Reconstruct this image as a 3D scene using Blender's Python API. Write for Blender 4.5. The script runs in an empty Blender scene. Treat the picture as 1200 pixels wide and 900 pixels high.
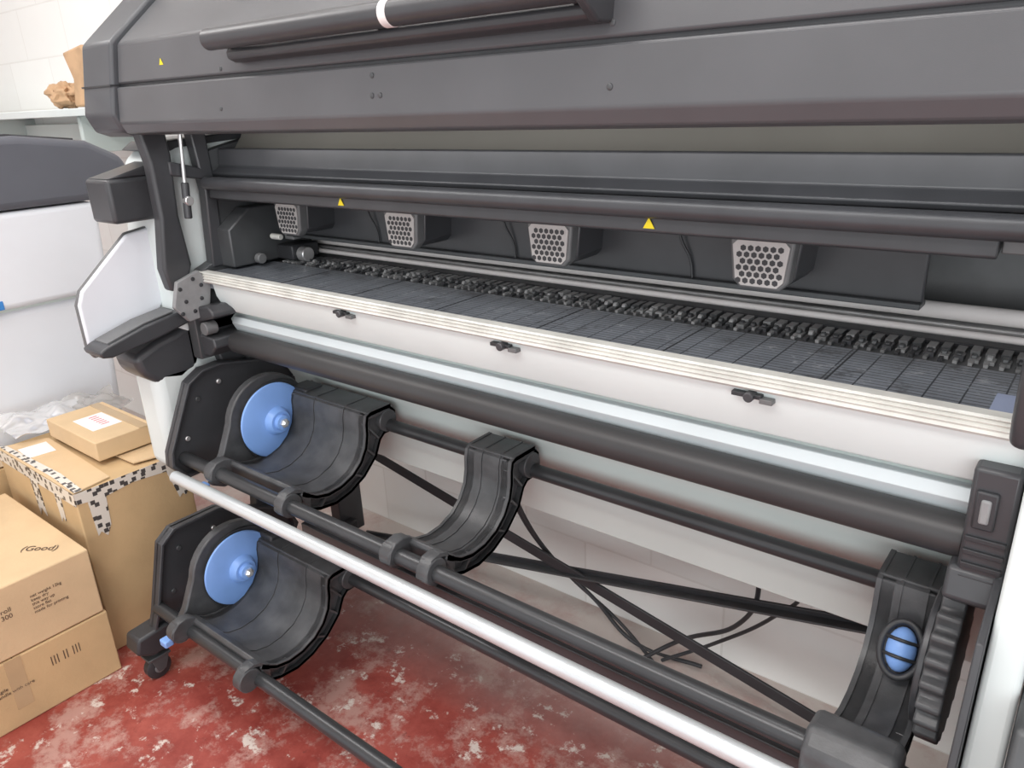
import bpy, math, random
from mathutils import Vector, Matrix, noise
random.seed(7)
C=bpy.context.collection
def lin(c): return tuple(((v/255)/12.92 if v/255<=.04045 else ((v/255+.055)/1.055)**2.4) for v in c)+(1,)
def M(name,col,rough=.5,metal=0,var=.12,scale=12,bump=.0,bscale=200,spec=.5,col2=None):
    m=bpy.data.materials.new(name); m.use_nodes=True; nt=m.node_tree; N=nt.nodes; L=nt.links
    b=N['Principled BSDF']; b.inputs['Roughness'].default_value=rough; b.inputs['Metallic'].default_value=metal
    b.inputs['Specular IOR Level'].default_value=spec
    tc=N.new('ShaderNodeTexCoord'); n=N.new('ShaderNodeTexNoise'); n.inputs['Scale'].default_value=scale; n.inputs['Detail'].default_value=6
    L.new(tc.outputs['Object'],n.inputs['Vector'])
    r=N.new('ShaderNodeValToRGB'); c=lin(col); c2=lin(col2) if col2 else tuple(min(1,v*(1+var)) for v in c[:3])+(1,)
    c1=c if col2 else tuple(v*(1-var) for v in c[:3])+(1,)
    r.color_ramp.elements[0].position=.35; r.color_ramp.elements[1].position=.65
    r.color_ramp.elements[0].color=c1; r.color_ramp.elements[1].color=c2
    L.new(n.outputs['Fac'],r.inputs['Fac']); L.new(r.outputs['Color'],b.inputs['Base Color'])
    if bump>0:
        n2=N.new('ShaderNodeTexNoise'); n2.inputs['Scale'].default_value=bscale; n2.inputs['Detail'].default_value=3
        L.new(tc.outputs['Object'],n2.inputs['Vector'])
        bp=N.new('ShaderNodeBump'); bp.inputs['Strength'].default_value=bump; bp.inputs['Distance'].default_value=.002
        L.new(n2.outputs['Fac'],bp.inputs['Height']); L.new(bp.outputs['Normal'],b.inputs['Normal'])
    return m
def fin(name,me,mat,bev=0,seg=2,ang=35):
    for p in me.polygons: p.use_smooth=True
    try: me.set_sharp_from_angle(angle=math.radians(ang))
    except Exception: pass
    o=bpy.data.objects.new(name,me); C.objects.link(o)
    if mat: me.materials.append(mat)
    if bev>0:
        b=o.modifiers.new('bev','BEVEL'); b.width=bev; b.segments=seg; b.limit_method='ANGLE'; b.angle_limit=math.radians(30); b.use_clamp_overlap=True
    return o
def mesh(name,vs,fs,mat,bev=0,seg=2,ang=35):
    me=bpy.data.meshes.new(name); me.from_pydata([tuple(v) for v in vs],[],fs); me.update()
    import bmesh
    bm=bmesh.new(); bm.from_mesh(me); bmesh.ops.recalc_face_normals(bm,faces=bm.faces); bm.to_mesh(me); bm.free()
    return fin(name,me,mat,bev,seg,ang)
def prism(name,pts,ax,a0,a1,mat,bev=0,seg=2):
    f={'x':lambda a,p:(a,p[0],p[1]),'y':lambda a,p:(p[0],a,p[1]),'z':lambda a,p:(p[0],p[1],a)}[ax]
    n=len(pts); vs=[f(a0,p) for p in pts]+[f(a1,p) for p in pts]
    fs=[list(range(n))[::-1],list(range(n,2*n))]+[[i,(i+1)%n,n+(i+1)%n,n+i] for i in range(n)]
    return mesh(name,vs,fs,mat,bev,seg)
def band(name,a,b,x0,x1,mat):
    n=len(a); vs=[(x0,)+tuple(p) for p in a]+[(x0,)+tuple(p) for p in b]+[(x1,)+tuple(p) for p in a]+[(x1,)+tuple(p) for p in b]; fs=[]
    for i in range(n-1):
        fs+= [[i,i+1,n+i+1,n+i],[2*n+i,2*n+i+1,3*n+i+1,3*n+i],[i,i+1,2*n+i+1,2*n+i],[n+i,n+i+1,3*n+i+1,3*n+i]]
    fs+=[[0,n,3*n,2*n],[n-1,2*n-1,4*n-1,3*n-1]]
    return mesh(name,vs,fs,mat)
def box(name,x0,x1,y0,y1,z0,z1,mat,bev=.003,seg=2):
    return prism(name,[(x0,y0),(x1,y0),(x1,y1),(x0,y1)],'z',z0,z1,mat,bev,seg)
def lathe(name,prof,p0,axis,mat,seg=40,ang=35):
    ax=Vector(axis).normalized(); up=Vector((0,0,1)) if abs(ax.z)<.9 else Vector((1,0,0))
    u=ax.cross(up).normalized(); v=ax.cross(u); p0=Vector(p0); vs=[];fs=[]
    for a,r in prof:
        for i in range(seg):
            t=2*math.pi*i/seg; vs.append(p0+ax*a+u*(r*math.cos(t))+v*(r*math.sin(t)))
    k=len(prof)
    for j in range(k-1):
        for i in range(seg):
            a=j*seg+i;b=j*seg+(i+1)%seg; fs.append([a,b,b+seg,a+seg])
    fs.append(list(range(seg))[::-1]); fs.append(list(range((k-1)*seg,k*seg)))
    return mesh(name,vs,fs,mat,0,2,ang)
def cyl(name,p,q,r,mat,seg=32):
    d=Vector(q)-Vector(p); l=d.length; e=min(.002,r*.2)
    return lathe(name,[(0,r-e),(e,r),(l-e,r),(l,r-e)],p,d,mat,seg)
def cylx(name,x0,x1,y,z,r,mat,seg=32): return cyl(name,(x0,y,z),(x1,y,z),r,mat,seg)
def tube(name,pts,r,mat,smooth=True):
    cu=bpy.data.curves.new(name,'CURVE'); cu.dimensions='3D'; cu.bevel_depth=r; cu.bevel_resolution=3; cu.use_fill_caps=True
    s=cu.splines.new('BEZIER'); s.bezier_points.add(len(pts)-1)
    for b,p in zip(s.bezier_points,pts):
        b.co=p; b.handle_left_type=b.handle_right_type='AUTO' if smooth else 'VECTOR'
    cu.materials.append(mat); o=bpy.data.objects.new(name,cu); C.objects.link(o); return o
def group(name,parts):
    e=bpy.data.objects.new(name,None); C.objects.link(e)
    for p in parts: p.parent=e
    return e
def merge(name,objs):
    vs=[];fs=[];mats=[];mi=[]
    for o in objs:
        k=len(vs); me=o.data
        m=me.materials[0]
        if m not in mats: mats.append(m)
        vs+= [v.co.copy() for v in me.vertices]
        for p in me.polygons: fs.append([k+i for i in p.vertices]); mi.append(mats.index(m))
        bpy.data.objects.remove(o)
    me=bpy.data.meshes.new(name); me.from_pydata([tuple(v) for v in vs],[],fs)
    for m in mats: me.materials.append(m)
    for p,i in zip(me.polygons,mi): p.material_index=i; p.use_smooth=True
    me.set_sharp_from_angle(angle=math.radians(35))
    o=bpy.data.objects.new(name,me); C.objects.link(o); return o

# ---------- materials
hoodm=M('hood_plastic',(84,85,88),.36,0,.06,6,.06,900)
hood2=M('hood_cap',(74,76,80),.42,0,.06,6)
blk=M('black_plastic',(50,51,54),.45,0,.15,10,.1,500)
blk2=M('black_satin',(62,63,66),.36,0,.1,10)
cradm=M('cradle_plastic',(72,73,75),.38,0,.22,22,.15,300)
rolm=M('rubber_roller',(56,56,57),.42,0,.1,5)
barm=M('black_bar',(62,63,65),.3,.3,.1,8)
dark=M('dark_metal',(80,82,84),.4,.3,.12,8)
alu=M('aluminium',(208,213,215),.3,.4,.04,10)
silver=M('silver_steel',(215,215,215),.28,.7,.1,20)
white=M('white_panel',(218,226,225),.45,0,.03,4)
greyw=M('pale_grey_panel',(208,219,216),.5,0,.04,3)
bluew=M('blue_grey_plate',(200,209,212),.5,.0,.04,3)
edgew=M('platen_edge',(214,214,208),.45,.1,.10,14)
bluep=M('blue_plastic',(128,168,230),.4,0,.06,8)
yel=M('yellow_label',(235,215,30),.5,0,.03)
vent=M('vent_bezel',(108,109,110),.45,.1,.08,20)
vgr=M('vent_grille',(180,178,176),.4,.2,.06,20)
card=M('cardboard',(196,166,124),.85,0,.07,7,.3,120)
card2=M('cardboard_pale',(208,180,142),.85,0,.06,7,.3,120)
tapew=M('packing_tape',(184,158,122),.2,0,.05)
ink=M('printed_ink',(90,72,58),.8,0,.1)
paper=M('label_paper',(235,230,228),.7,0,.02)
paperr=M('label_red',(210,60,90),.7,0,.02)
mwhite=M('machine_white',(222,225,231),.4,0,.03,3)
mdark=M('machine_dark',(88,90,98),.5,0,.06,4)
mblue=M('machine_blue',(60,130,200),.4,0,.05)
kraft=M('kraft_paper',(190,156,122),.85,0,.15,12)
brown=M('cover_grey',(140,137,130),.35,.2,.08,3)
def gridmat(name,c1,c2,w,h,mort,rough,metal=0,plane='xy',bump=.4,offset=.0,noise_amt=.0,scuff=None):
    m=bpy.data.materials.new(name); m.use_nodes=True; N=m.node_tree.nodes; L=m.node_tree.links; b=N['Principled BSDF']
    b.inputs['Roughness'].default_value=rough; b.inputs['Metallic'].default_value=metal
    tc=N.new('ShaderNodeTexCoord'); sp=N.new('ShaderNodeSeparateXYZ'); cb=N.new('ShaderNodeCombineXYZ')
    L.new(tc.outputs['Object'],sp.inputs[0]); L.new(sp.outputs['X'],cb.inputs['X']); L.new(sp.outputs['Y' if plane=='xy' else 'Z'],cb.inputs['Y'])
    br=N.new('ShaderNodeTexBrick'); br.offset=offset; br.inputs['Scale'].default_value=1
    br.inputs['Brick Width'].default_value=w; br.inputs['Row Height'].default_value=h; br.inputs['Mortar Size'].default_value=mort; br.inputs['Mortar Smooth'].default_value=.3
    br.inputs['Color1'].default_value=lin(c1); br.inputs['Color2'].default_value=lin([v*.97 for v in c1]); br.inputs['Mortar'].default_value=lin(c2)
    L.new(cb.outputs[0],br.inputs['Vector'])
    n=N.new('ShaderNodeTexNoise'); n.inputs['Scale'].default_value=9; n.inputs['Detail'].default_value=8; L.new(tc.outputs['Object'],n.inputs['Vector'])
    mx=N.new('ShaderNodeMix'); mx.data_type='RGBA'; mx.blend_type='MULTIPLY'; mx.inputs['Factor'].default_value=noise_amt
    L.new(br.outputs['Color'],mx.inputs['A']); L.new(n.outputs['Fac'],mx.inputs['B']); out=mx.outputs['Result']
    if scuff:
        for sc_,p0,p1,col,s_ in ((38,.56,.68,scuff,.7),(11,.54,.64,[v*.36 for v in scuff],.75)):
            n3=N.new('ShaderNodeTexNoise'); n3.inputs['Scale'].default_value=sc_; n3.inputs['Detail'].default_value=12; n3.inputs['Roughness'].default_value=.75; L.new(tc.outputs['Object'],n3.inputs['Vector'])
            r=N.new('ShaderNodeValToRGB'); r.color_ramp.elements[0].position=p0; r.color_ramp.elements[1].position=p1; r.color_ramp.elements[1].color=(s_,s_,s_,1); L.new(n3.outputs['Fac'],r.inputs['Fac'])
            x=N.new('ShaderNodeMix'); x.data_type='RGBA'; L.new(r.outputs['Color'],x.inputs['Factor']); L.new(out,x.inputs['A']); x.inputs['B'].default_value=lin(col); out=x.outputs['Result']
    L.new(out,b.inputs['Base Color'])
    bp=N.new('ShaderNodeBump'); bp.inputs['Strength'].default_value=bump; bp.inputs['Distance'].default_value=.004; bp.invert=True
    L.new(br.outputs['Fac'],bp.inputs['Height']); L.new(bp.outputs['Normal'],b.inputs['Normal'])
    return m
platm=gridmat('platen_grid',(136,142,150),(66,70,76),.045,.012,.0014,.33,.2,'xy',.5,0,.4,(170,173,177))
wallm=gridmat('painted_block_wall',(244,244,241),(230,229,225),.45,.22,.004,.6,0,'xz',.12,.5,.03)
def floor_mat():
    m=bpy.data.materials.new('worn_red_floor'); m.use_nodes=True; N=m.node_tree.nodes; L=m.node_tree.links; b=N['Principled BSDF']
    b.inputs['Roughness'].default_value=.40
    tc=N.new('ShaderNodeTexCoord')
    def noi(s,d=10,rough=.6,dist=0):
        n=N.new('ShaderNodeTexNoise'); n.inputs['Scale'].default_value=s; n.inputs['Detail'].default_value=d; n.inputs['Roughness'].default_value=rough; n.inputs['Distortion'].default_value=dist
        L.new(tc.outputs['Object'],n.inputs['Vector']); return n
    def ramp(n,p0,p1,c0,c1):
        r=N.new('ShaderNodeValToRGB'); r.color_ramp.elements[0].position=p0; r.color_ramp.elements[1].position=p1
        r.color_ramp.elements[0].color=c0; r.color_ramp.elements[1].color=c1; L.new(n.outputs['Fac'],r.inputs['Fac']); return r
    base=ramp(noi(7,12,.75),.35,.68,lin((134,52,46)),lin((172,88,78)))
    m1=ramp(noi(4.5,14,.75,0),.50,.58,(0,0,0,1),(.75,.75,.75,1))
    m2=ramp(noi(13,14,.72,0),.57,.62,(0,0,0,1),(.95,.95,.95,1))
    def mix(f,a,bc):
        x=N.new('ShaderNodeMix'); x.data_type='RGBA'; L.new(f.outputs['Color'],x.inputs['Factor'])
        L.new(a,x.inputs['A']); x.inputs['B'].default_value=bc; return x.outputs['Result']
    c=mix(m1,base.outputs['Color'],lin((190,154,144))); c=mix(m2,c,lin((216,204,195)))
    m3=ramp(noi(14.7,12,.75,0),.59,.66,(0,0,0,1),(.9,.9,.9,1)); c=mix(m3,c,lin((124,58,52)))
    sp=N.new('ShaderNodeSeparateXYZ'); L.new(tc.outputs['Object'],sp.inputs[0])
    mr=N.new('ShaderNodeMapRange'); mr.inputs['From Min'].default_value=1.1; mr.inputs['From Max'].default_value=1.6; L.new(sp.outputs['Y'],mr.inputs['Value'])
    n4=noi(6,8,.7); mm=N.new('ShaderNodeMath'); mm.operation='MULTIPLY'; L.new(mr.outputs[0],mm.inputs[0]); L.new(n4.outputs['Fac'],mm.inputs[1])
    m5=N.new('ShaderNodeMath'); m5.operation='MULTIPLY'; m5.use_clamp=True; m5.inputs[1].default_value=1.9; L.new(mm.outputs[0],m5.inputs[0])
    x=N.new('ShaderNodeMix'); x.data_type='RGBA'; L.new(m5.outputs[0],x.inputs['Factor']); L.new(c,x.inputs['A']); x.inputs['B'].default_value=lin((196,186,180))
    L.new(x.outputs['Result'],b.inputs['Base Color'])
    bp=N.new('ShaderNodeBump'); bp.inputs['Strength'].default_value=.25; bp.inputs['Distance'].default_value=.003
    L.new(m1.outputs['Color'],bp.inputs['Height']); L.new(bp.outputs['Normal'],b.inputs['Normal'])
    return m
def tape_mat():
    m=bpy.data.materials.new('printed_tape'); m.use_nodes=True; N=m.node_tree.nodes; L=m.node_tree.links; b=N['Principled BSDF']
    b.inputs['Roughness'].default_value=.3
    tc=N.new('ShaderNodeTexCoord'); v=N.new('ShaderNodeTexVoronoi'); v.distance='CHEBYCHEV'; v.inputs['Scale'].default_value=52; L.new(tc.outputs['Object'],v.inputs['Vector'])
    r=N.new('ShaderNodeValToRGB'); r.color_ramp.interpolation='CONSTANT'; r.color_ramp.elements[0].color=lin((76,72,70)); r.color_ramp.elements[1].position=.33; r.color_ramp.elements[1].color=lin((218,211,200))
    L.new(v.outputs['Distance'],r.inputs['Fac']); L.new(r.outputs['Color'],b.inputs['Base Color']); return m
tapep=tape_mat()

# ---------- room
box('floor',-5.2,2.5,-2.5,1.72,-.1,0,floor_mat(),0)
box('wall_back',-5.2,2.5,1.69,1.79,0,2.9,wallm,0)
box('wall_left',-5.2,-5.1,-2.5,1.69,0,2.9,wallm,0)
ceil=M('ceiling_white',(240,240,238),.8,0,.02)
box('ceiling',-5.2,2.5,-2.5,1.72,2.9,3.0,ceil,0)

P=[]  # printer parts
A=P.append
# ---------- hood
hx0,hx1=-1.95,.62
low=[(.94,1.48),(.953,1.456),(.985,1.45),(1.0,1.47),(1.55,1.47),(1.55,1.56),(.951,1.56)]
A(prism('hood_lower_band',low,'x',hx0,hx1,hoodm,.004))
up=[(.955,1.566),(.972,1.655),(.985,1.667),(1.10,1.765),(1.2,1.79),(1.55,1.79),(1.55,1.566)]
A(prism('hood_upper_band',up,'x',hx0,hx1,hoodm,.006))
A(box('hood_seam_gap',hx0,hx1,.962,1.5,1.555,1.572,blk,0))
cap=[(.928,1.50),(.945,1.46),(.985,1.445),(1.03,1.46),(1.55,1.46),(1.55,1.80),(1.2,1.80),(1.09,1.775),(.972,1.673),(.958,1.66),(.94,1.562)]
A(prism('hood_end_cap',cap,'x',-2.10,-1.952,hood2,.008,3))
A(prism('hood_end_cap_seam',[(.9375,1.563),(.9375,1.567),(1.3,1.567),(1.3,1.563)],'x',-2.1005,-1.9515,blk,0))
A(prism('hood_window',[(1.04,1.7165),(1.095,1.7640),(1.094,1.766),(1.038,1.7185)],'x',-1.55,-.3,M('window_glass',(175,185,178),.15,.1,.03),.0))
A(prism('handle_mount',[(.945,1.585),(.93,1.592),(.928,1.605),(.975,1.655),(.985,1.655),(.97,1.585)],'x',-1.44,-.60,blk2,.004))
A(cylx('handle_bar',-1.465,-.59,.912,1.628,.020,blk2))
for i,x in enumerate((-1.42,-1.0,-.62)): A(box('handle_bracket_%d'%i,x-.012,x+.012,.905,.965,1.612,1.640,blk2,.003))
A(prism('handle_end_plate',[(.89,1.61),(.90,1.655),(.97,1.655),(.97,1.585),(.925,1.585)],'x',-.60,-.585,blk2,.004))
A(cylx('handle_tape',-.965,-.945,.912,1.628,.0208,paper))
def fpos(x,z): return .94+(z-1.48)*.1375 if z<1.56 else .955+(z-1.566)*.19
for i,(x,z) in enumerate([(-1.05,1.543),(-1.05,1.511),(-1.03,1.511),(-.58,1.506),(-1.51,1.502),(-1.51,1.578),(-.585,1.585)]):
    y=fpos(x,z); A(lathe('hood_screw_%d'%i,[(0,.005),(.002,.0045),(.003,.002)],(x,y+.0005,z),(0,-1,0),dark,12))
def tri(name,x,y,z,s):
    pts=[(x-s*.5,z-s*.4),(x+s*.5,z-s*.4),(x,z+s*.45)]
    return prism(name,pts,'y',y-.0008,y,yel,0)
A(tri('hood_warning_label',-1.745,fpos(0,1.605)-.001,1.605,.016))
# ---------- cavity
A(prism('carriage_cover',[(1.195,1.385),(1.225,1.40),(1.25,1.43),(1.27,1.475),(1.29,1.475),(1.29,1.38),(1.21,1.37)],'x',-1.93,.45,brown,0))
A(prism('carriage_cover_lip',[(1.175,1.405),(1.19,1.405),(1.215,1.385),(1.2,1.345),(1.15,1.335),(1.145,1.345),(1.17,1.36)],'x',-1.93,.45,blk2,.003))
A(cylx('pinch_bar',-1.92,.45,1.12,1.322,.017,blk2))
A(prism('pinch_bar_plate',[(1.125,1.312),(1.122,1.284),(1.128,1.280),(1.2,1.30),(1.2,1.34),(1.16,1.34)],'x',-1.92,-.125,blk2,.002))
A(prism('pinch_bar_plate_right',[(1.14,1.318),(1.137,1.286),(1.2,1.30),(1.2,1.34)],'x',-.123,.45,vent,.002))
A(tri('warning_label_a',-1.385,1.1215,1.297,.020)); A(tri('warning_label_b',-.615,1.1215,1.297,.021))
A(box('rear_inner_panel',-1.93,.45,1.50,1.53,.56,1.47,vent,0))
A(box('duct_panel',-1.86,-.235,1.315,1.33,1.165,1.29,blk2,.003))
A(box('duct_panel_ledge',-1.86,-.235,1.30,1.34,1.158,1.168,dark,.002))
for i,(x0,x1) in enumerate([(-1.762,-1.655),(-1.345,-1.235),(-.933,-.823),(-.513,-.403)]):
    zt,zb=1.290,1.186; c=.014; xi=.008
    def rr(x0,x1,zb,zt,c,xi):
        return [(x0+xi+c,zb),(x1-xi-c,zb),(x1-xi,zb+c),(x1,zt-c),(x1-c,zt),(x0+c,zt),(x0,zt-c),(x0+xi,zb+c)]
    A(prism('vent_%d_duct'%i,rr(x0+.004,x1+.004,zb+.004,zt-.004,c,xi),'y',1.228,1.318,blk2,.003))
    A(prism('vent_%d_bezel'%i,rr(x0,x1,zb,zt,c,xi),'y',1.206,1.232,vent,.004))
    g=[prism('g',rr(x0+.008,x1-.008,zb+.006,zt-.022,.010,.007),'y',1.203,1.210,vgr,0)]
    s=.0062; row=0; z=zb+.014
    while z<zt-.027:
        x=x0+.020+(s if row%2 else 0)
        while x<x1-.018:
            g.append(prism('h',[(x+.0052*math.cos(k*math.pi/3+.52),z+.0052*math.sin(k*math.pi/3+.52)) for k in range(6)],'y',1.2024,1.2032,blk,0))
            x+=2*s
        z+=s*1.73; row+=1
    A(merge('vent_%d_grille'%i,g))
for i,x in enumerate((-1.52,-1.08,-.66)):
    A(tube('duct_cable_%d'%i,[(x,1.308,1.29),(x+.012,1.305,1.24),(x+.03,1.31,1.20),(x+.035,1.31,1.165)],.0025,blk))
# metal rails & wheel row
A(cylx('guide_rail',-1.95,.45,1.405,1.136,.014,paper))
A(box('guide_rail_base',-1.95,.45,1.392,1.46,1.085,1.118,silver,.002))
A(box('guide_rail_channel',-1.95,.45,1.36,1.392,1.07,1.098,blk2,.002))
A(cylx('encoder_rod',-1.93,.45,1.372,1.110,.006,paper))
gr=[]
x=-1.86
lt=M('wheel_grey',(138,139,140),.5,.0,.1,30)
while x<.42:
    gr.append(box('b',x,x+.013,1.315,1.345,1.085,1.099+random.random()*.003,random.choice([dark,vent,lt]),0))
    gr.append(box('b',x+.002,x+.016,1.288,1.312,1.085,1.094+random.random()*.004,random.choice([vent,lt,blk2,dark]),0))
    gr.append(box('b',x+.004,x+.010,1.272,1.29,1.085,1.095,random.choice([lt,blk,vent]),0))
    gr.append(cylx('b',x+.004,x+.012,1.302,1.096,.006,random.choice([blk,dark,lt]),10))
    x+=.0205
A(merge('pinch_wheel_row',gr))
A(box('pinch_row_base',-1.9,.45,1.262,1.36,1.06,1.09,dark,0))
# platen
A(box('platen',-1.92,.45,1.075,1.262,1.05,1.093,platm,.001))
for i in range(8):
    x=-1.62+i*.262; A(box('platen_joint_%d'%i,x,x+.0025,1.076,1.262,1.09,1.0937,blk,0))
A(box('platen_label',-.10,-.045,1.09,1.16,1.09,1.0945,M('platen_label_grey',(140,150,175),.4,0,.05),0))
fe=[(1.085,1.097),(1.064,1.097),(1.060,1.094),(1.064,1.091),(1.059,1.088),(1.063,1.084),(1.058,1.081),(1.062,1.077),(1.058,1.073),(1.063,1.068),(1.085,1.066)]
A(prism('platen_front_edge',fe,'x',-1.95,.45,edgew,0))
A(prism('front_fascia',[(1.072,1.068),(1.078,1.03),(1.10,.985),(1.14,.982),(1.30,1.0),(1.30,1.068)],'x',-1.90,.0,white,.004))
for i,x in enumerate((-1.352,-.885,-.400)):
    A(box('latch_%d_body'%i,x-.035,x+.012,1.062,1.085,1.055,1.062,blk,.001))
    A(cyl('latch_%d_knob'%i,(x-.005,1.052,1.059),(x-.005,1.08,1.059),.008,blk2,16))
    A(box('latch_%d_tip'%i,x+.01,x+.03,1.06,1.085,1.050,1.058,vent,.001))
A(prism('paper_guide',[(1.125,.965),(1.115,.957),(1.118,.945),(1.155,.88),(1.25,.80),(1.285,.74),(1.30,.555),(1.315,.555),(1.30,.75),(1.265,.81),(1.17,.89),(1.14,.975)],'x',-1.91,-.05,greyw,.002))
A(prism('paper_guide_upper',[(1.116,.966),(1.105,.950),(1.135,.89),(1.15,.90),(1.13,.968)],'x',-1.89,-.05,bluew,.001))
A(box('body_floor',-1.95,.0,1.31,1.53,.56,.58,greyw,.002))
A(box('body_step',-1.90,-.05,1.14,1.3,.94,.99,greyw,.002))
A(cylx('feed_roller',-1.87,-.10,1.10,.90,.031,rolm,40))
A(cylx('feed_roller_pin',-.10,-.06,1.10,.90,.014,dark))
A(prism('roller_bracket_left',[(-2.0,1.0),(-1.87,1.015),(-1.85,1.0),(-1.85,.985),(-1.93,.965),(-1.93,.93),(-1.87,.925),(-1.865,.90),(-1.9,.87),(-1.96,.87),(-2.0,.95)],'y',1.03,1.15,blk2,.005))
A(cyl('bracket_disc',(-1.90,1.025,.95),(-1.90,1.06,.95),.018,vent,20))
A(cylx('bracket_axle',-1.93,-1.86,1.10,.90,.02,dark))
A(prism('side_plate_left',[(1.02,.86),(1.02,1.06),(1.07,1.10),(1.12,1.12),(1.14,1.40),(1.50,1.47),(1.53,1.47),(1.53,.60),(1.2,.60),(1.15,.86)],'x',-1.97,-1.93,dark,.003))
A(prism('hinge_plate',[(.965,1.02),(.985,1.085),(1.05,1.105),(1.08,1.06),(1.06,.98),(1.0,.975)],'x',-1.93,-1.915,lt,.003))
for i,(y,z) in enumerate([(.99,1.065),(1.03,1.085),(1.0,1.03),(1.045,1.03),(1.02,1.0),(.985,1.0),(1.05,1.065)]):
    A(lathe('hinge_screw_%d'%i,[(0,.006),(.003,.005),(.004,.002)],(-1.916,y,z),(1,0,0),blk,12))
A(prism('lift_arm',[(.97,1.47),(1.04,1.47),(1.045,1.40),(1.035,1.25),(1.045,1.12),(1.02,1.06),(.975,1.06),(.965,1.12),(.985,1.25),(.985,1.38)],'x',-1.97,-1.93,blk2,.008,3))
A(prism('lift_arm_rear',[(1.10,1.47),(1.145,1.47),(1.15,1.30),(1.14,1.10),(1.10,1.10),(1.115,1.30)],'x',-1.96,-1.925,blk2,.005))
A(cyl('gas_strut_rod',(-1.915,1.07,1.46),(-1.915,1.055,1.30),.005,silver,12)); A(cyl('gas_strut_sleeve',(-1.915,1.058,1.33),(-1.915,1.05,1.24),.010,blk2,16))
A(cyl('gas_strut_joint',(-1.92,1.055,1.285),(-1.90,1.055,1.285),.012,silver,16))
A(prism('arm_crosspiece',[(1.03,1.385),(1.12,1.36),(1.12,1.33),(1.03,1.35)],'x',-1.955,-1.925,blk2,.004))
A(prism('left_inner_block',[(1.13,1.10),(1.13,1.20),(1.2,1.25),(1.42,1.25),(1.42,1.10)],'x',-1.93,-1.87,dark,.004))
A(box('left_motor',-1.87,-1.80,1.27,1.36,1.10,1.14,blk,.004)); A(cylx('left_gear',-1.80,-1.77,1.30,1.115,.02,silver,20)); A(cylx('left_gear_b',-1.86,-1.84,1.2,1.115,.014,vent,20))
A(box('left_sensor',-1.87,-1.83,1.30,1.33,1.15,1.20,lt,.003)); A(cylx('left_cable_clip',-1.84,-1.80,1.24,1.17,.008,edgew,14))
# white side body
A(prism('side_housing',[(1.0,.62),(1.0,1.20),(1.03,1.38),(1.08,1.42),(1.5,1.44),(1.5,.62)],'x',-2.17,-1.975,white,.02,4))
A(prism('side_housing_top',[(1.03,1.41),(1.06,1.43),(1.5,1.455),(1.5,1.44),(1.06,1.405)],'x',-2.16,-1.98,blk2,.003))
A(box('ink_station',-2.12,-2.00,.90,1.06,1.24,1.35,blk2,.010,3))
A(prism('ink_station_top',[(.905,1.35),(1.04,1.35),(1.08,1.385),(1.05,1.385)],'x',-2.115,-2.005,blk2,.005))
dp=[(.80,1.085),(.875,1.15),(.945,1.21),(1.015,1.22),(1.03,1.15),(1.02,1.03),(.99,.985),(.86,.915),(.80,.905),(.785,.93),(.785,1.05)]
A(prism('side_door_rim',dp,'x',-2.072,-2.056,vent,.004)); 
cy=sum(p[0] for p in dp)/len(dp); cz=sum(p[1] for p in dp)/len(dp)
A(prism('side_door',[(cy+(y-cy)*.975,cz+(z-cz)*.975) for y,z in dp],'x',-2.075,-2.048,mwhite,.006,3))
A(prism('tray_bowl',[(.93,.93),(.86,.90),(.87,.85),(.91,.815),(.98,.80),(1.04,.83),(1.07,.90),(1.06,.96),(1.03,.96),(.98,.94)],'x',-2.10,-1.975,blk2,.018,4))
A(prism('tray_flap',[(.77,.945),(.79,.955),(.90,.985),(1.0,1.0),(1.03,.985),(1.02,.965),(.93,.945),(.80,.925),(.775,.93)],'x',-2.045,-1.95,blk2,.005,3))
A(prism('tray_flap_inset',[(.80,.958),(.90,.9865),(.985,1.0),(.985,1.003),(.90,.990),(.80,.9615)],'x',-2.035,-1.965,vent,0))
A(box('side_pillar',-2.10,-1.975,.90,1.40,.55,.86,white,.03,4))
# ---------- left leg plates
pu=[(.865,.60),(.87,.64),(.955,.815),(1.0,.84),(1.06,.845),(1.28,.80),(1.30,.74),(1.20,.56),(.90,.555)]
pl=[(.72,.16),(.735,.20),(.79,.40),(.83,.43),(.97,.43),(1.19,.33),(1.22,.26),(1.15,.14),(.76,.13)]
def flanged(name,pts,x):
    out=[prism(name,pts,'x',x-.006,x,blk2,0)]
    n=len(pts); cy=sum(p[0] for p in pts)/n; cz=sum(p[1] for p in pts)/n; k=.95
    ins=[(cy+(y-cy)*k,cz+(z-cz)*k) for y,z in pts]
    vs=[(x-.02,)+p for p in pts]+[(x+.018,)+p for p in pts]+[(x+.018,)+p for p in ins]+[(x-.02,)+p for p in ins]
    fs=[]
    for a in range(4):
        for i in range(n): fs.append([a*n+i,a*n+(i+1)%n,((a+1)%4)*n+(i+1)%n,((a+1)%4)*n+i])
    out.append(mesh(name+'_flange',vs,fs,blk2,.002)); return out
P+=flanged('leg_plate_upper',pu,-1.92); P+=flanged('leg_plate_lower',pl,-1.92)
for i,(y,z) in enumerate([(.98,.76),(1.05,.79),(1.20,.76),(.93,.66),(.84,.36),(.95,.37),(.80,.24)]):
    A(cylx('plate_bolt_%d'%i,-1.921,-1.915,y,z,.007,silver if i%2 else dark,14))
A(prism('leg_upright',[(1.08,.10),(1.18,.10),(1.26,.60),(1.16,.86),(1.08,.86),(1.14,.58)],'x',-1.985,-1.945,blk2,.005))
A(prism('foot_beam',[(.66,.115),(.67,.16),(.80,.17),(1.45,.16),(1.45,.09),(.70,.09)],'x',-1.97,-1.90,blk,.008,3))
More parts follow.
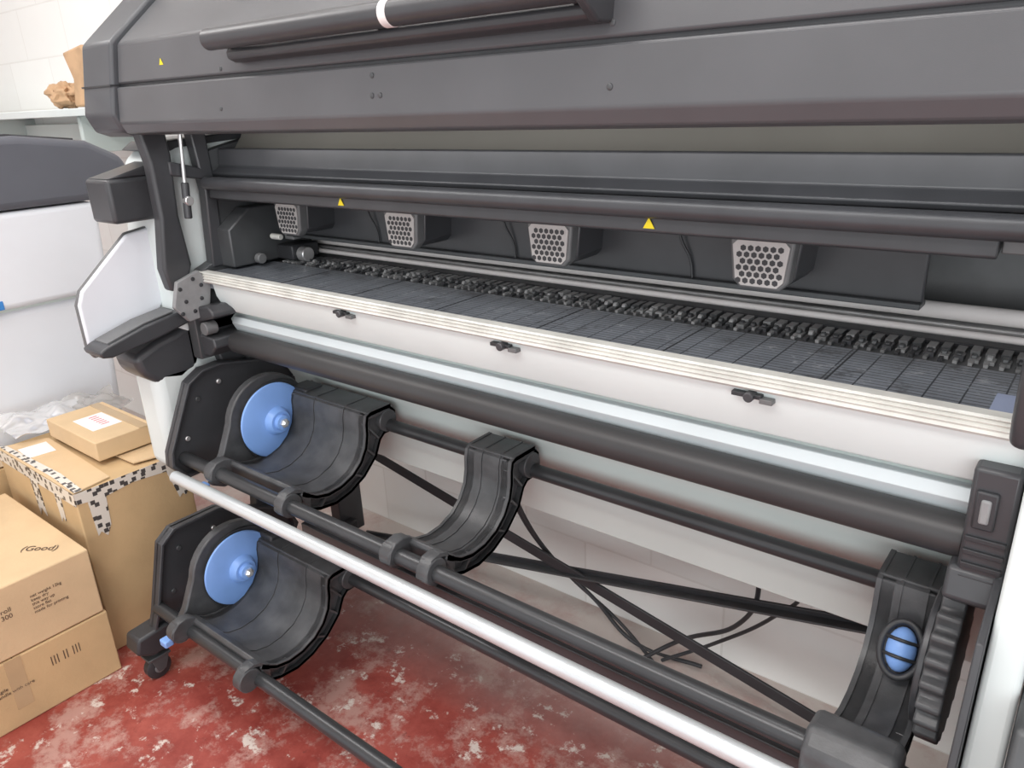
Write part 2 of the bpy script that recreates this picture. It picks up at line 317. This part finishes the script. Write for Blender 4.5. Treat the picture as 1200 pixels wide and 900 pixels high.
def caster(name,x,y):
    a=[lathe(name+'_wheel',[(-.014,.028),(-.01,.035),(.01,.035),(.014,.028)],(x,y,.035),(1,0,0),blk,28),
       lathe(name+'_hub',[(-.018,.012),(-.016,.015),(.016,.015),(.018,.012)],(x,y,.035),(1,0,0),vent,20),
       prism(name+'_fork_a',[(y-.02,.07),(y+.03,.07),(y+.015,.028),(y-.008,.028)],'x',x-.021,x-.017,dark,.001),
       prism(name+'_fork_b',[(y-.02,.07),(y+.03,.07),(y+.015,.028),(y-.008,.028)],'x',x+.017,x+.021,dark,.001),
       box(name+'_plate',x-.024,x+.024,y-.03,y+.035,.07,.078,dark,.002),
       cyl(name+'_stem',(x,y,.075),(x,y,.10),.012,dark,16)]
    return a
P+=caster('caster_a',-1.93,.715); P+=caster('caster_b',-1.93,1.42); P+=caster('caster_c',-.03,1.42)
# ---------- bars
XR=-.12
A(cylx('support_bar_a',-1.92,XR-.05,1.24,.70,.0165,barm)); A(cylx('support_bar_b',-1.92,XR+.06,.91,.61,.0175,barm))
A(cylx('support_bar_d',-1.92,XR+.06,1.055,.325,.0165,barm)); A(cylx('support_bar_e',-1.92,XR+.06,.75,.215,.0175,barm))
A(cylx('tension_bar',-1.89,.0,.86,.582,.0165,alu))
A(box('tension_bar_rail',-1.42,-.06,.915,.94,.545,.57,blk2,.003))
# ---------- cradles
inner=[(1.25,.757),(1.18,.757),(1.166,.75),(1.160,.73),(1.158,.70),(1.150,.668),(1.130,.636),(1.10,.612),(1.06,.598),(1.02,.596),(.985,.605),(.96,.622),(.945,.640),(.925,.647),(.902,.643),(.886,.628),(.880,.605)]
under=[(.882,.60),(.905,.588),(.935,.590),(.95,.578),(.99,.563),(1.04,.556),(1.09,.566),(1.14,.59),(1.185,.63),(1.205,.67),(1.22,.682),(1.25,.682),(1.264,.70),(1.264,.735),(1.25,.750)]
def offset(pts,d):
    out=[]
    for i,p in enumerate(pts):
        a=pts[max(0,i-1)]; b=pts[min(len(pts)-1,i+1)]
        t=Vector((b[0]-a[0],b[1]-a[1])).normalized(); out.append((p[0]-t.y*d,p[1]+t.x*d))
    return out
def cradle(name,x0,x1,dy,dz,tab=.03):
    I=[(y+dy,z+dz) for y,z in inner]; o=[]
    U=[(y+dy,z+dz) for y,z in under]
    S=I[:12]+[(.948+dy,.630+dz)]
    o.append(band(name+'_shell',S,offset(S,.010),x0,x1,cradm))
    o.append(box(name+'_back_ledge',x0,x1,1.172+dy,1.252+dy,.738+dz,.7575+dz,cradm,.003))
    o.append(box(name+'_back_wall',x0,x1,1.222+dy,1.262+dy,.685+dz,.75+dz,cradm,.006))
    o.append(prism(name+'_front_lip',[(.968+dy,.622+dz),(.948+dy,.634+dz),(.941+dy,.625+dz),(.95+dy,.578+dz),(.965+dy,.572+dz)],'x',x0,x1,cradm,.003))
    full=I+U
    o.append(prism(name+'_tab_a',full,'x',x0,x0+tab,cradm,.003)); 
    o.append(prism(name+'_tab_b',full,'x',x1-tab,x1-.014,cradm,.002))
    o.append(band(name+'_rim_top',I,offset(I,.008),x1-.016,x1,cradm)); o.append(band(name+'_rim_low',U,offset(U,.008),x1-.016,x1,cradm))
    o.append(band(name+'_under',U[3:],offset(U[3:],.008),x0,x1,cradm))
    for k,(a,b) in enumerate([(x0,x0+.008),(x1-.008,x1),(x0+(x1-x0)*.35,x0+(x1-x0)*.35+.004),(x0+(x1-x0)*.72,x0+(x1-x0)*.72+.004)]):
        o.append(band(name+'_ridge_%d'%k,offset(S,-.0022),S,a,b,cradm))
    for k in range(3,15,2):
        p=I[k]; q=min(U,key=lambda u:(u[0]-p[0])**2+(u[1]-p[1])**2)
        d=Vector((q[0]-p[0],q[1]-p[1])); nn=Vector((-d.y,d.x)).normalized()*.0025
        o.append(prism(name+'_rib_%d'%k,[(p[0]+nn.x,p[1]+nn.y),(p[0]-nn.x,p[1]-nn.y),(q[0]-nn.x,q[1]-nn.y),(q[0]+nn.x,q[1]+nn.y)],'x',x1-.018,x1-.001,cradm,0))
    o.append(cylx(name+'_collar_a',x0-.003,x0+tab-.002,.91+dy,.612+dz,.030,cradm,28)); o.append(cylx(name+'_collar_b',x1-tab+.002,x1+.003,.91+dy,.612+dz,.030,cradm,28))
    o.append(cylx(name+'_collar_c',x1-.03,x1+.003,1.235+dy,.715+dz,.030,cradm,28))
    return o
def hub(name,x,dy,dz):
    y,z=1.105+dy,.69+dz; o=[]
    pts=[(y+.128*math.cos(t),z+.128*math.sin(t)) for t in [math.radians(a) for a in range(-60,176,10)]]
    pts+=[(.945+dy,.64+dz),(.915+dy,.60+dz),(.90+dy,.57+dz),(.935+dy,.55+dz),(1.02+dy,.555+dz),(1.12+dy,.565+dz)]
    o.append(prism(name+'_ear',pts,'x',x-.028,x-.002,cradm,.004))
    o.append(lathe(name+'_cup',[(0,.112),(.004,.116),(.012,.116),(.012,.09)],(x-.002,y+.014,z-.008),(1,0,0),blk,48))
    o.append(lathe(name+'_disc',[(0,.102),(.004,.106),(.008,.104),(.011,.094),(.013,.055),(.016,.040),(.030,.034),(.034,.030),(.034,.022),(.045,.020),(.046,.016)],(x+.012,y,z),(1,0,0),bluep,64,28))
    o.append(lathe(name+'_nut',[(.0,.013),(.008,.013),(.010,.010),(.014,.006)],(x+.057,y,z),(1,0,0),silver,6))
    o.append(box(name+'_lever',x-.03,x,.870+dy,.895+dy,.56+dz,.58+dz,bluep,.004))
    o.append(box(name+'_latch',x,x+.07,y+.075,y+.135,z+.045,z+.075,blk,.006))
    return o
P+=cradle('cradle_a',-1.77,-1.44,0,0); P+=hub('hub_a',-1.775,0,0)
P+=cradle('cradle_b',-1.10,-.965,0,0)
P+=cradle('cradle_c',-1.77,-1.44,-.185,-.385); P+=hub('hub_c',-1.775,-.183,-.378)
P+=cradle('cradle_d',-.215,-.115,0,0)
A(prism('cradle_d_apron',[(.975,.612),(.945,.65),(.90,.655),(.872,.63),(.866,.56),(.96,.545)],'x',-.228,-.108,cradm,.010,3))
pts=[];n=22
for i in range(n*4):
    t=2*math.pi*i/(n*4); r=.122 if (i%4) in (0,1) else .108; pts.append((1.105+r*math.cos(t),.69+r*math.sin(t)))
A(prism('drive_gear',pts,'x',-.112,-.08,cradm,.003))
A(cylx('drive_gear_rim',-.122,-.112,1.105,.69,.104,blk2,40))
def ell(name,c,r,ax,mat,prof=12):
    L=[(-math.cos(math.pi*k/prof)*r[1],max(.0006,math.sin(math.pi*k/prof)*r[0])) for k in range(prof+1)]
    return lathe(name,L,c,ax,mat,28,60)
ax=Vector((0,.55,.83)).normalized(); c0=Vector((-.158,1.118,.668)); nrm=Vector((0,-.83,.55)).normalized()
A(ell('drive_knob',c0,(.022,.035),ax,bluep))
ring=[]
for i in range(17):
    t=2*math.pi*i/16; ring.append(c0+nrm*.004+Vector((1,0,0))*(.029*math.cos(t))+ax*(.043*math.sin(t)))
A(tube('drive_knob_ring',[tuple(p) for p in ring],.0055,blk))
for i,k in enumerate((-.012,.014)):
    A(tube('drive_knob_slat_%d'%i,[tuple(c0+ax*k+Vector((-.028,0,0))),tuple(c0+ax*k+nrm*.023),tuple(c0+ax*k+Vector((.028,0,0)))],.0028,blk))
# ---------- right side
A(prism('leg_plate_right',[(.80,.10),(.84,.58),(.95,.84),(1.05,.88),(1.15,1.06),(1.25,1.06),(1.25,.10)],'x',-.055,-.045,blk2,.002))
A(prism('leg_panel_right',[(.88,.03),(.90,.60),(1.02,.95),(1.05,1.08),(1.5,1.08),(1.5,.03)],'x',-.043,.0,white,.008,3))
A(prism('side_cabinet_right',[(.84,.06),(.84,.70),(.90,.78),(1.5,.80),(1.5,.06)],'x',.002,.30,dark,.008,3))
A(prism('side_cabinet_right_trim',[(.835,.10),(.835,.70),(.845,.72),(.845,.10)],'x',.004,.016,card2,.001))
A(box('roller_bracket_right',-.10,-.045,1.05,1.16,.85,1.03,blk2,.006))
for i in range(4): A(box('roller_bracket_rib_%d'%i,-.096,-.049,1.045,1.055,.865+i*.02,.872+i*.02,blk,.001))
A(prism('roller_bracket_right_arm',[(1.03,.84),(1.06,.82),(1.2,.80),(1.2,.88),(1.05,.88)],'x',-.11,-.045,blk2,.006))
A(box('bracket_sensor',-.085,-.073,1.04,1.055,.955,.99,lt,.003)); A(box('bracket_sensor_pad',-.092,-.066,1.043,1.06,.945,1.0,blk,.003))
A(prism('lift_arm_right',[(.975,1.26),(1.03,1.30),(1.06,1.24),(1.055,1.12),(1.03,1.085),(.985,1.09),(.965,1.13),(.962,1.21)],'x',-.066,-.03,blk2,.012,4))
A(prism('lift_arm_right_upper',[(.99,1.47),(1.05,1.47),(1.055,1.25),(1.0,1.25)],'x',-.03,.01,blk2,.006,3))
# ---------- braces behind
def strip(name,p,q,w,t,y,mat):
    d=Vector((q[0]-p[0],q[1]-p[1])).normalized(); n=Vector((-d.y,d.x))*w/2
    return prism(name,[(p[0]+n.x,p[1]+n.y),(p[0]-n.x,p[1]-n.y),(q[0]-n.x,q[1]-n.y),(q[0]+n.x,q[1]+n.y)],'y',y-t,y+t,mat,.002)
A(strip('brace_a',(-1.93,.43),(-.10,-.0+.07),.032,.004,1.49,blk)); A(strip('brace_b',(-1.93,.06),(-.06,.455),.032,.004,1.505,blk))
A(strip('brace_c',(-1.93,.06),(-.06,.455),.006,.014,1.49,dark))
A(box('rear_leg',-1.98,-1.93,1.40,1.50,.10,.62,blk2,.004)); A(box('rear_leg_right',-.06,-.0,1.40,1.50,.08,.62,blk2,.004))
group('large_format_printer',P)

# ---------- cables
K=[tube('cable_a',[(-1.22,1.42,.58),(-1.20,1.45,.45),(-1.16,1.52,.28),(-1.02,1.58,.12),(-.90,1.6,.012),(-.7,1.62,.01)],.006,blk),
   tube('cable_b',[(-1.20,1.42,.58),(-1.17,1.46,.40),(-1.10,1.55,.2),(-.95,1.6,.06),(-.8,1.55,.010)],.005,blk)]
group('power_cable',K)
K=[tube('cable_a',[(-.55,1.45,.58),(-.52,1.5,.42),(-.58,1.55,.25),(-.75,1.58,.10),(-.85,1.55,.01)],.006,blk),
   tube('cable_b',[(-.45,1.45,.58),(-.42,1.5,.45),(-.50,1.56,.3),(-.66,1.6,.12),(-.8,1.58,.01)],.005,blk)]
group('power_cable.001',K)

# ---------- boxes
def carton(name,x0,x1,y0,y1,z0,z1,mat,deco):
    o=[box('body',x0,x1,y0,y1,z0,z1,mat,.004)]
    o.append(box('flap_gap',x0+.003,x1-.003,(y0+y1)/2-.001,(y0+y1)/2+.001,z1-.001,z1+.0008,ink,0))
    o+=deco; return group(name,o)
def txt(name,s,size,loc,rot,mat):
    cu=bpy.data.curves.new(name,'FONT'); cu.body=s; cu.size=size; cu.materials.append(mat); cu.extrude=.0002
    o=bpy.data.objects.new(name,cu); C.objects.link(o); o.location=loc; o.rotation_euler=rot; return o
RX=(math.pi/2,0,math.pi/2)
carton('cardboard_box',-2.62,-2.05,.18,.665,.0,.2,card,[txt('print_a','CARTON',.022,(-2.0492,.22,.16),RX,ink),txt('print_b','||| || |||',.03,(-2.0492,.50,.13),RX,ink),txt('print_c','fragile\nhandle with care',.014,(-2.0492,.36,.12),RX,ink),box('side_tape',-2.0498,-2.0492,.40,.44,.05,.2,tapew,0)])
carton('cardboard_box.001',-2.62,-2.052,.15,.66,.203,.402,card2,[txt('print_a','media roll\n400 x 300',.018,(-2.0512,.38,.33),RX,ink),txt('print_b','net weight 12kg\nkeep dry\nthis way up\nstore flat\nmade for printing',.012,(-2.0512,.50,.34),RX,ink),txt('handwriting','(Good)',.034,(-2.20,.545,.4032),(0,0,.67),ink),box('top_tape',-2.55,-2.052,.385,.43,.402,.4026,tapew,0)])
tb=[box('body',-2.68,-2.14,.69,1.02,0,.525,card,.004),
    prism('flap_front',[(-2.68,.69),(-2.14,.69),(-2.16,.80),(-2.62,.82)],'z',.527,.531,card2,0),
    prism('flap_rear',[(-2.66,1.02),(-2.14,1.02),(-2.18,.88),(-2.6,.86)],'z',.532,.536,card2,0)]
tb.append(prism('tape_side_top',[(.69,.527),(1.02,.527),(1.02,.496),(.95,.488),(.85,.497),(.76,.486),(.69,.495)],'x',-2.1395,-2.1385,tapep,0)); tb.append(box('tape_front_top',-2.68,-2.14,.6885,.6895,.488,.527,tapep,0))
tb.append(prism('tape_top',[(-2.68,.695),(-2.30,.70),(-2.139,.692),(-2.139,.715),(-2.30,.725),(-2.66,.712)],'z',.5315,.5325,tapep,0))
tb.append(prism('tape_tail_a',[(.72,.49),(.77,.49),(.765,.40),(.75,.37),(.735,.39),(.725,.38)],'x',-2.1393,-2.138,tapep,0))
tb.append(prism('tape_tail_b',[(.95,.49),(.99,.49),(1.01,.41),(.995,.39),(.985,.40),(.975,.39)],'x',-2.1393,-2.138,tapep,0))
tb.append(prism('tape_tail_c',[(-2.45,.49),(-2.40,.49),(-2.39,.38),(-2.42,.40),(-2.44,.37)],'y',.6875,.6893,tapep,0))
tb.append(prism('tape_tail_d',[(-2.28,.49),(-2.24,.49),(-2.245,.41),(-2.26,.42),(-2.275,.40)],'y',.6875,.6893,tapep,0))
tb.append(prism('label_white',[(-2.60,.72),(-2.50,.715),(-2.49,.79),(-2.59,.80)],'z',.5312,.5322,paper,0))
group('cardboard_box.002',tb)
sb=[box('body',-2.60,-2.26,.82,1.0,.541,.60,card2,.003),box('label',-2.50,-2.36,.86,.95,.6,.6012,paper,0)]
for i in range(6): sb.append(box('label_bar_%d'%i,-2.48+i*.017,-2.476+i*.017,.90,.925,.6012,.6018,paperr,0))
sb.append(box('tape',-2.6,-2.26,.955,.985,.6,.6008,tapew,0))
group('cardboard_box.003',sb)
group('cardboard_box.004',[box('body',-2.88,-2.70,.45,.95,0,.45,card,.004),box('flap',-2.87,-2.71,.47,.93,.452,.456,card2,0),box('tape',-2.88,-2.70,.68,.73,.4565,.457,tapew,0)])
def crumple(name,x0,x1,y0,y1,z,amp,mat,n=36,sc=9,hump=.05):
    vs=[];fs=[]
    for j in range(n+1):
        for i in range(n+1):
            u=i/n;v=j/n; x=x0+(x1-x0)*u;y=y0+(y1-y0)*v
            q=noise.noise(Vector((x*sc,y*sc,3)))+.5*noise.noise(Vector((x*sc*2.6,y*sc*2.6,7)))
            q2=noise.noise(Vector((x*sc,y*sc,13)))
            e=math.sin(math.pi*u)*math.sin(math.pi*v)
            vs.append((x+q2*.01,y+q*.01,z+abs(q)*amp+hump*e))
    for j in range(n):
        for i in range(n): a=j*(n+1)+i; fs.append([a,a+1,a+n+2,a+n+1])
    return mesh(name,vs,fs,mat,0,2,60)
bagm=M('clear_plastic',(205,203,200),.2,0,.05)
bagm.node_tree.nodes['Principled BSDF'].inputs['Transmission Weight'].default_value=.55
bagm.node_tree.nodes['Principled BSDF'].inputs['Roughness'].default_value=.15
group('plastic_bag',[crumple('film',-2.87,-2.62,.74,1.0,.542,.04,bagm,36,7,.03),crumple('film_fold',-2.84,-2.63,.95,1.12,.545,.04,bagm,30,9,.03)])
group('wall_shelf',[box('board',-4.9,-3.06,1.42,1.69,1.50,1.53,white,.003),box('bracket_1',-3.35,-3.32,1.45,1.69,1.36,1.50,greyw,.003),box('bracket_2',-4.4,-4.37,1.45,1.69,1.36,1.50,greyw,.003),box('trunking',-4.9,-3.2,1.64,1.69,1.40,1.47,greyw,.003)])
def lump(name,c,r,mat,seed,sc=7):
    import bmesh
    bm=bmesh.new(); bmesh.ops.create_icosphere(bm,subdivisions=4,radius=1)
    for v in bm.verts:
        d=v.co.copy(); k=1+.16*noise.cell(d*2.3+Vector((seed,0,0)))+.25*noise.noise(d*2.2+Vector((0,seed,0)))
        v.co=Vector((c[0]+d.x*r[0]*k,c[1]+d.y*r[1]*k,max(c[2]-r[2],c[2]+d.z*r[2]*k)))
    me=bpy.data.meshes.new(name); bm.to_mesh(me); bm.free()
    return fin(name,me,mat,0,2,20)
group('paper_bag',[lump('bag_crumple',(-3.56,1.52,1.583),(.09,.06,.053),kraft,3),prism('bag_sheet',[(-3.46,1.535),(-3.22,1.535),(-3.24,1.70),(-3.30,1.76),(-3.47,1.74),(-3.42,1.64)],'y',1.50,1.56,kraft,.01)])
# ---------- second printer on the left
cp=[prism('body_upper',[(.45,.90),(.45,1.215),(1.26,1.215),(1.24,.90)],'x',-3.5,-2.9,mwhite,.02,4),
    prism('body_lower',[(.45,.30),(.45,.895),(1.23,.895),(1.19,.30)],'x',-3.5,-2.93,mwhite,.03,4),
    box('seam',-3.48,-2.94,.47,1.21,.885,.91,greyw,0),
    prism('lid',[(.42,1.22),(.42,1.42),(.55,1.45),(1.05,1.45),(1.27,1.42),(1.38,1.36),(1.40,1.30),(1.29,1.22)],'x',-3.52,-2.89,mdark,.025,4),
    prism('lid_panel',[(.60,1.445),(1.04,1.445),(1.25,1.42),(1.25,1.43),(1.04,1.457),(.60,1.457)],'x',-3.45,-2.95,blk2,.003),
    box('stripe',-2.93,-2.897,.45,.885,.905,.935,mblue,.002),
    box('base',-3.45,-2.98,.5,1.15,.08,.32,mdark,.01)]
for i,(x,y) in enumerate([(-3.4,.55),(-3.4,1.1),(-3.03,.55),(-3.03,1.1)]): cp.append(cylx('foot_%d'%i,x-.02,x+.02,y,.04,.04,blk,20))
group('second_printer',cp)

# ---------- lights
def area(name,loc,sx,sy,pw,rot=(0,0,0),col=(1,.985,.96)):
    l=bpy.data.lights.new(name,'AREA'); l.shape='RECTANGLE'; l.size=sx; l.size_y=sy; l.energy=pw; l.color=col
    o=bpy.data.objects.new(name,l); C.objects.link(o); o.location=loc; o.rotation_euler=rot
area('ceiling_light_panel',(-.9,-.5,2.85),2.4,.6,46)
area('ceiling_light_panel.001',(-3.2,.4,2.85),1.6,.6,26)
area('ceiling_light_panel.002',(-1.2,.9,2.85),2.4,.3,18)
area('print_zone_fill',(-.85,1.04,1.445),2.0,.03,1.8,(math.radians(35),0,0),(1,1,1))  # unseen fill light, added to brighten the cavity under the hood
area('front_right_fill',(1.2,-2.2,1.3),2.2,1.6,38,(math.radians(85),0,math.radians(32)),(.95,.98,1))  # added fill from front right, brightens underside and wall; no window here
w=bpy.data.worlds.new('w'); bpy.context.scene.world=w; w.use_nodes=True
w.node_tree.nodes['Background'].inputs[0].default_value=(.96,.98,1,1); w.node_tree.nodes['Background'].inputs[1].default_value=1.25
# ---------- camera
cd=bpy.data.cameras.new('camera'); cd.sensor_width=36; cd.lens=27; cd.clip_start=.02
co=bpy.data.objects.new('camera',cd); C.objects.link(co)
R=Matrix(((.7832,-.1859,.5933),(.6201,.3004,-.7248),(-.0437,.9354,.3508))).to_4x4()
co.matrix_world=Matrix.Translation((0,0,1.5))@R
bpy.context.scene.camera=co
bpy.context.scene.view_settings.view_transform='Standard'
bpy.context.scene.view_settings.look='None'
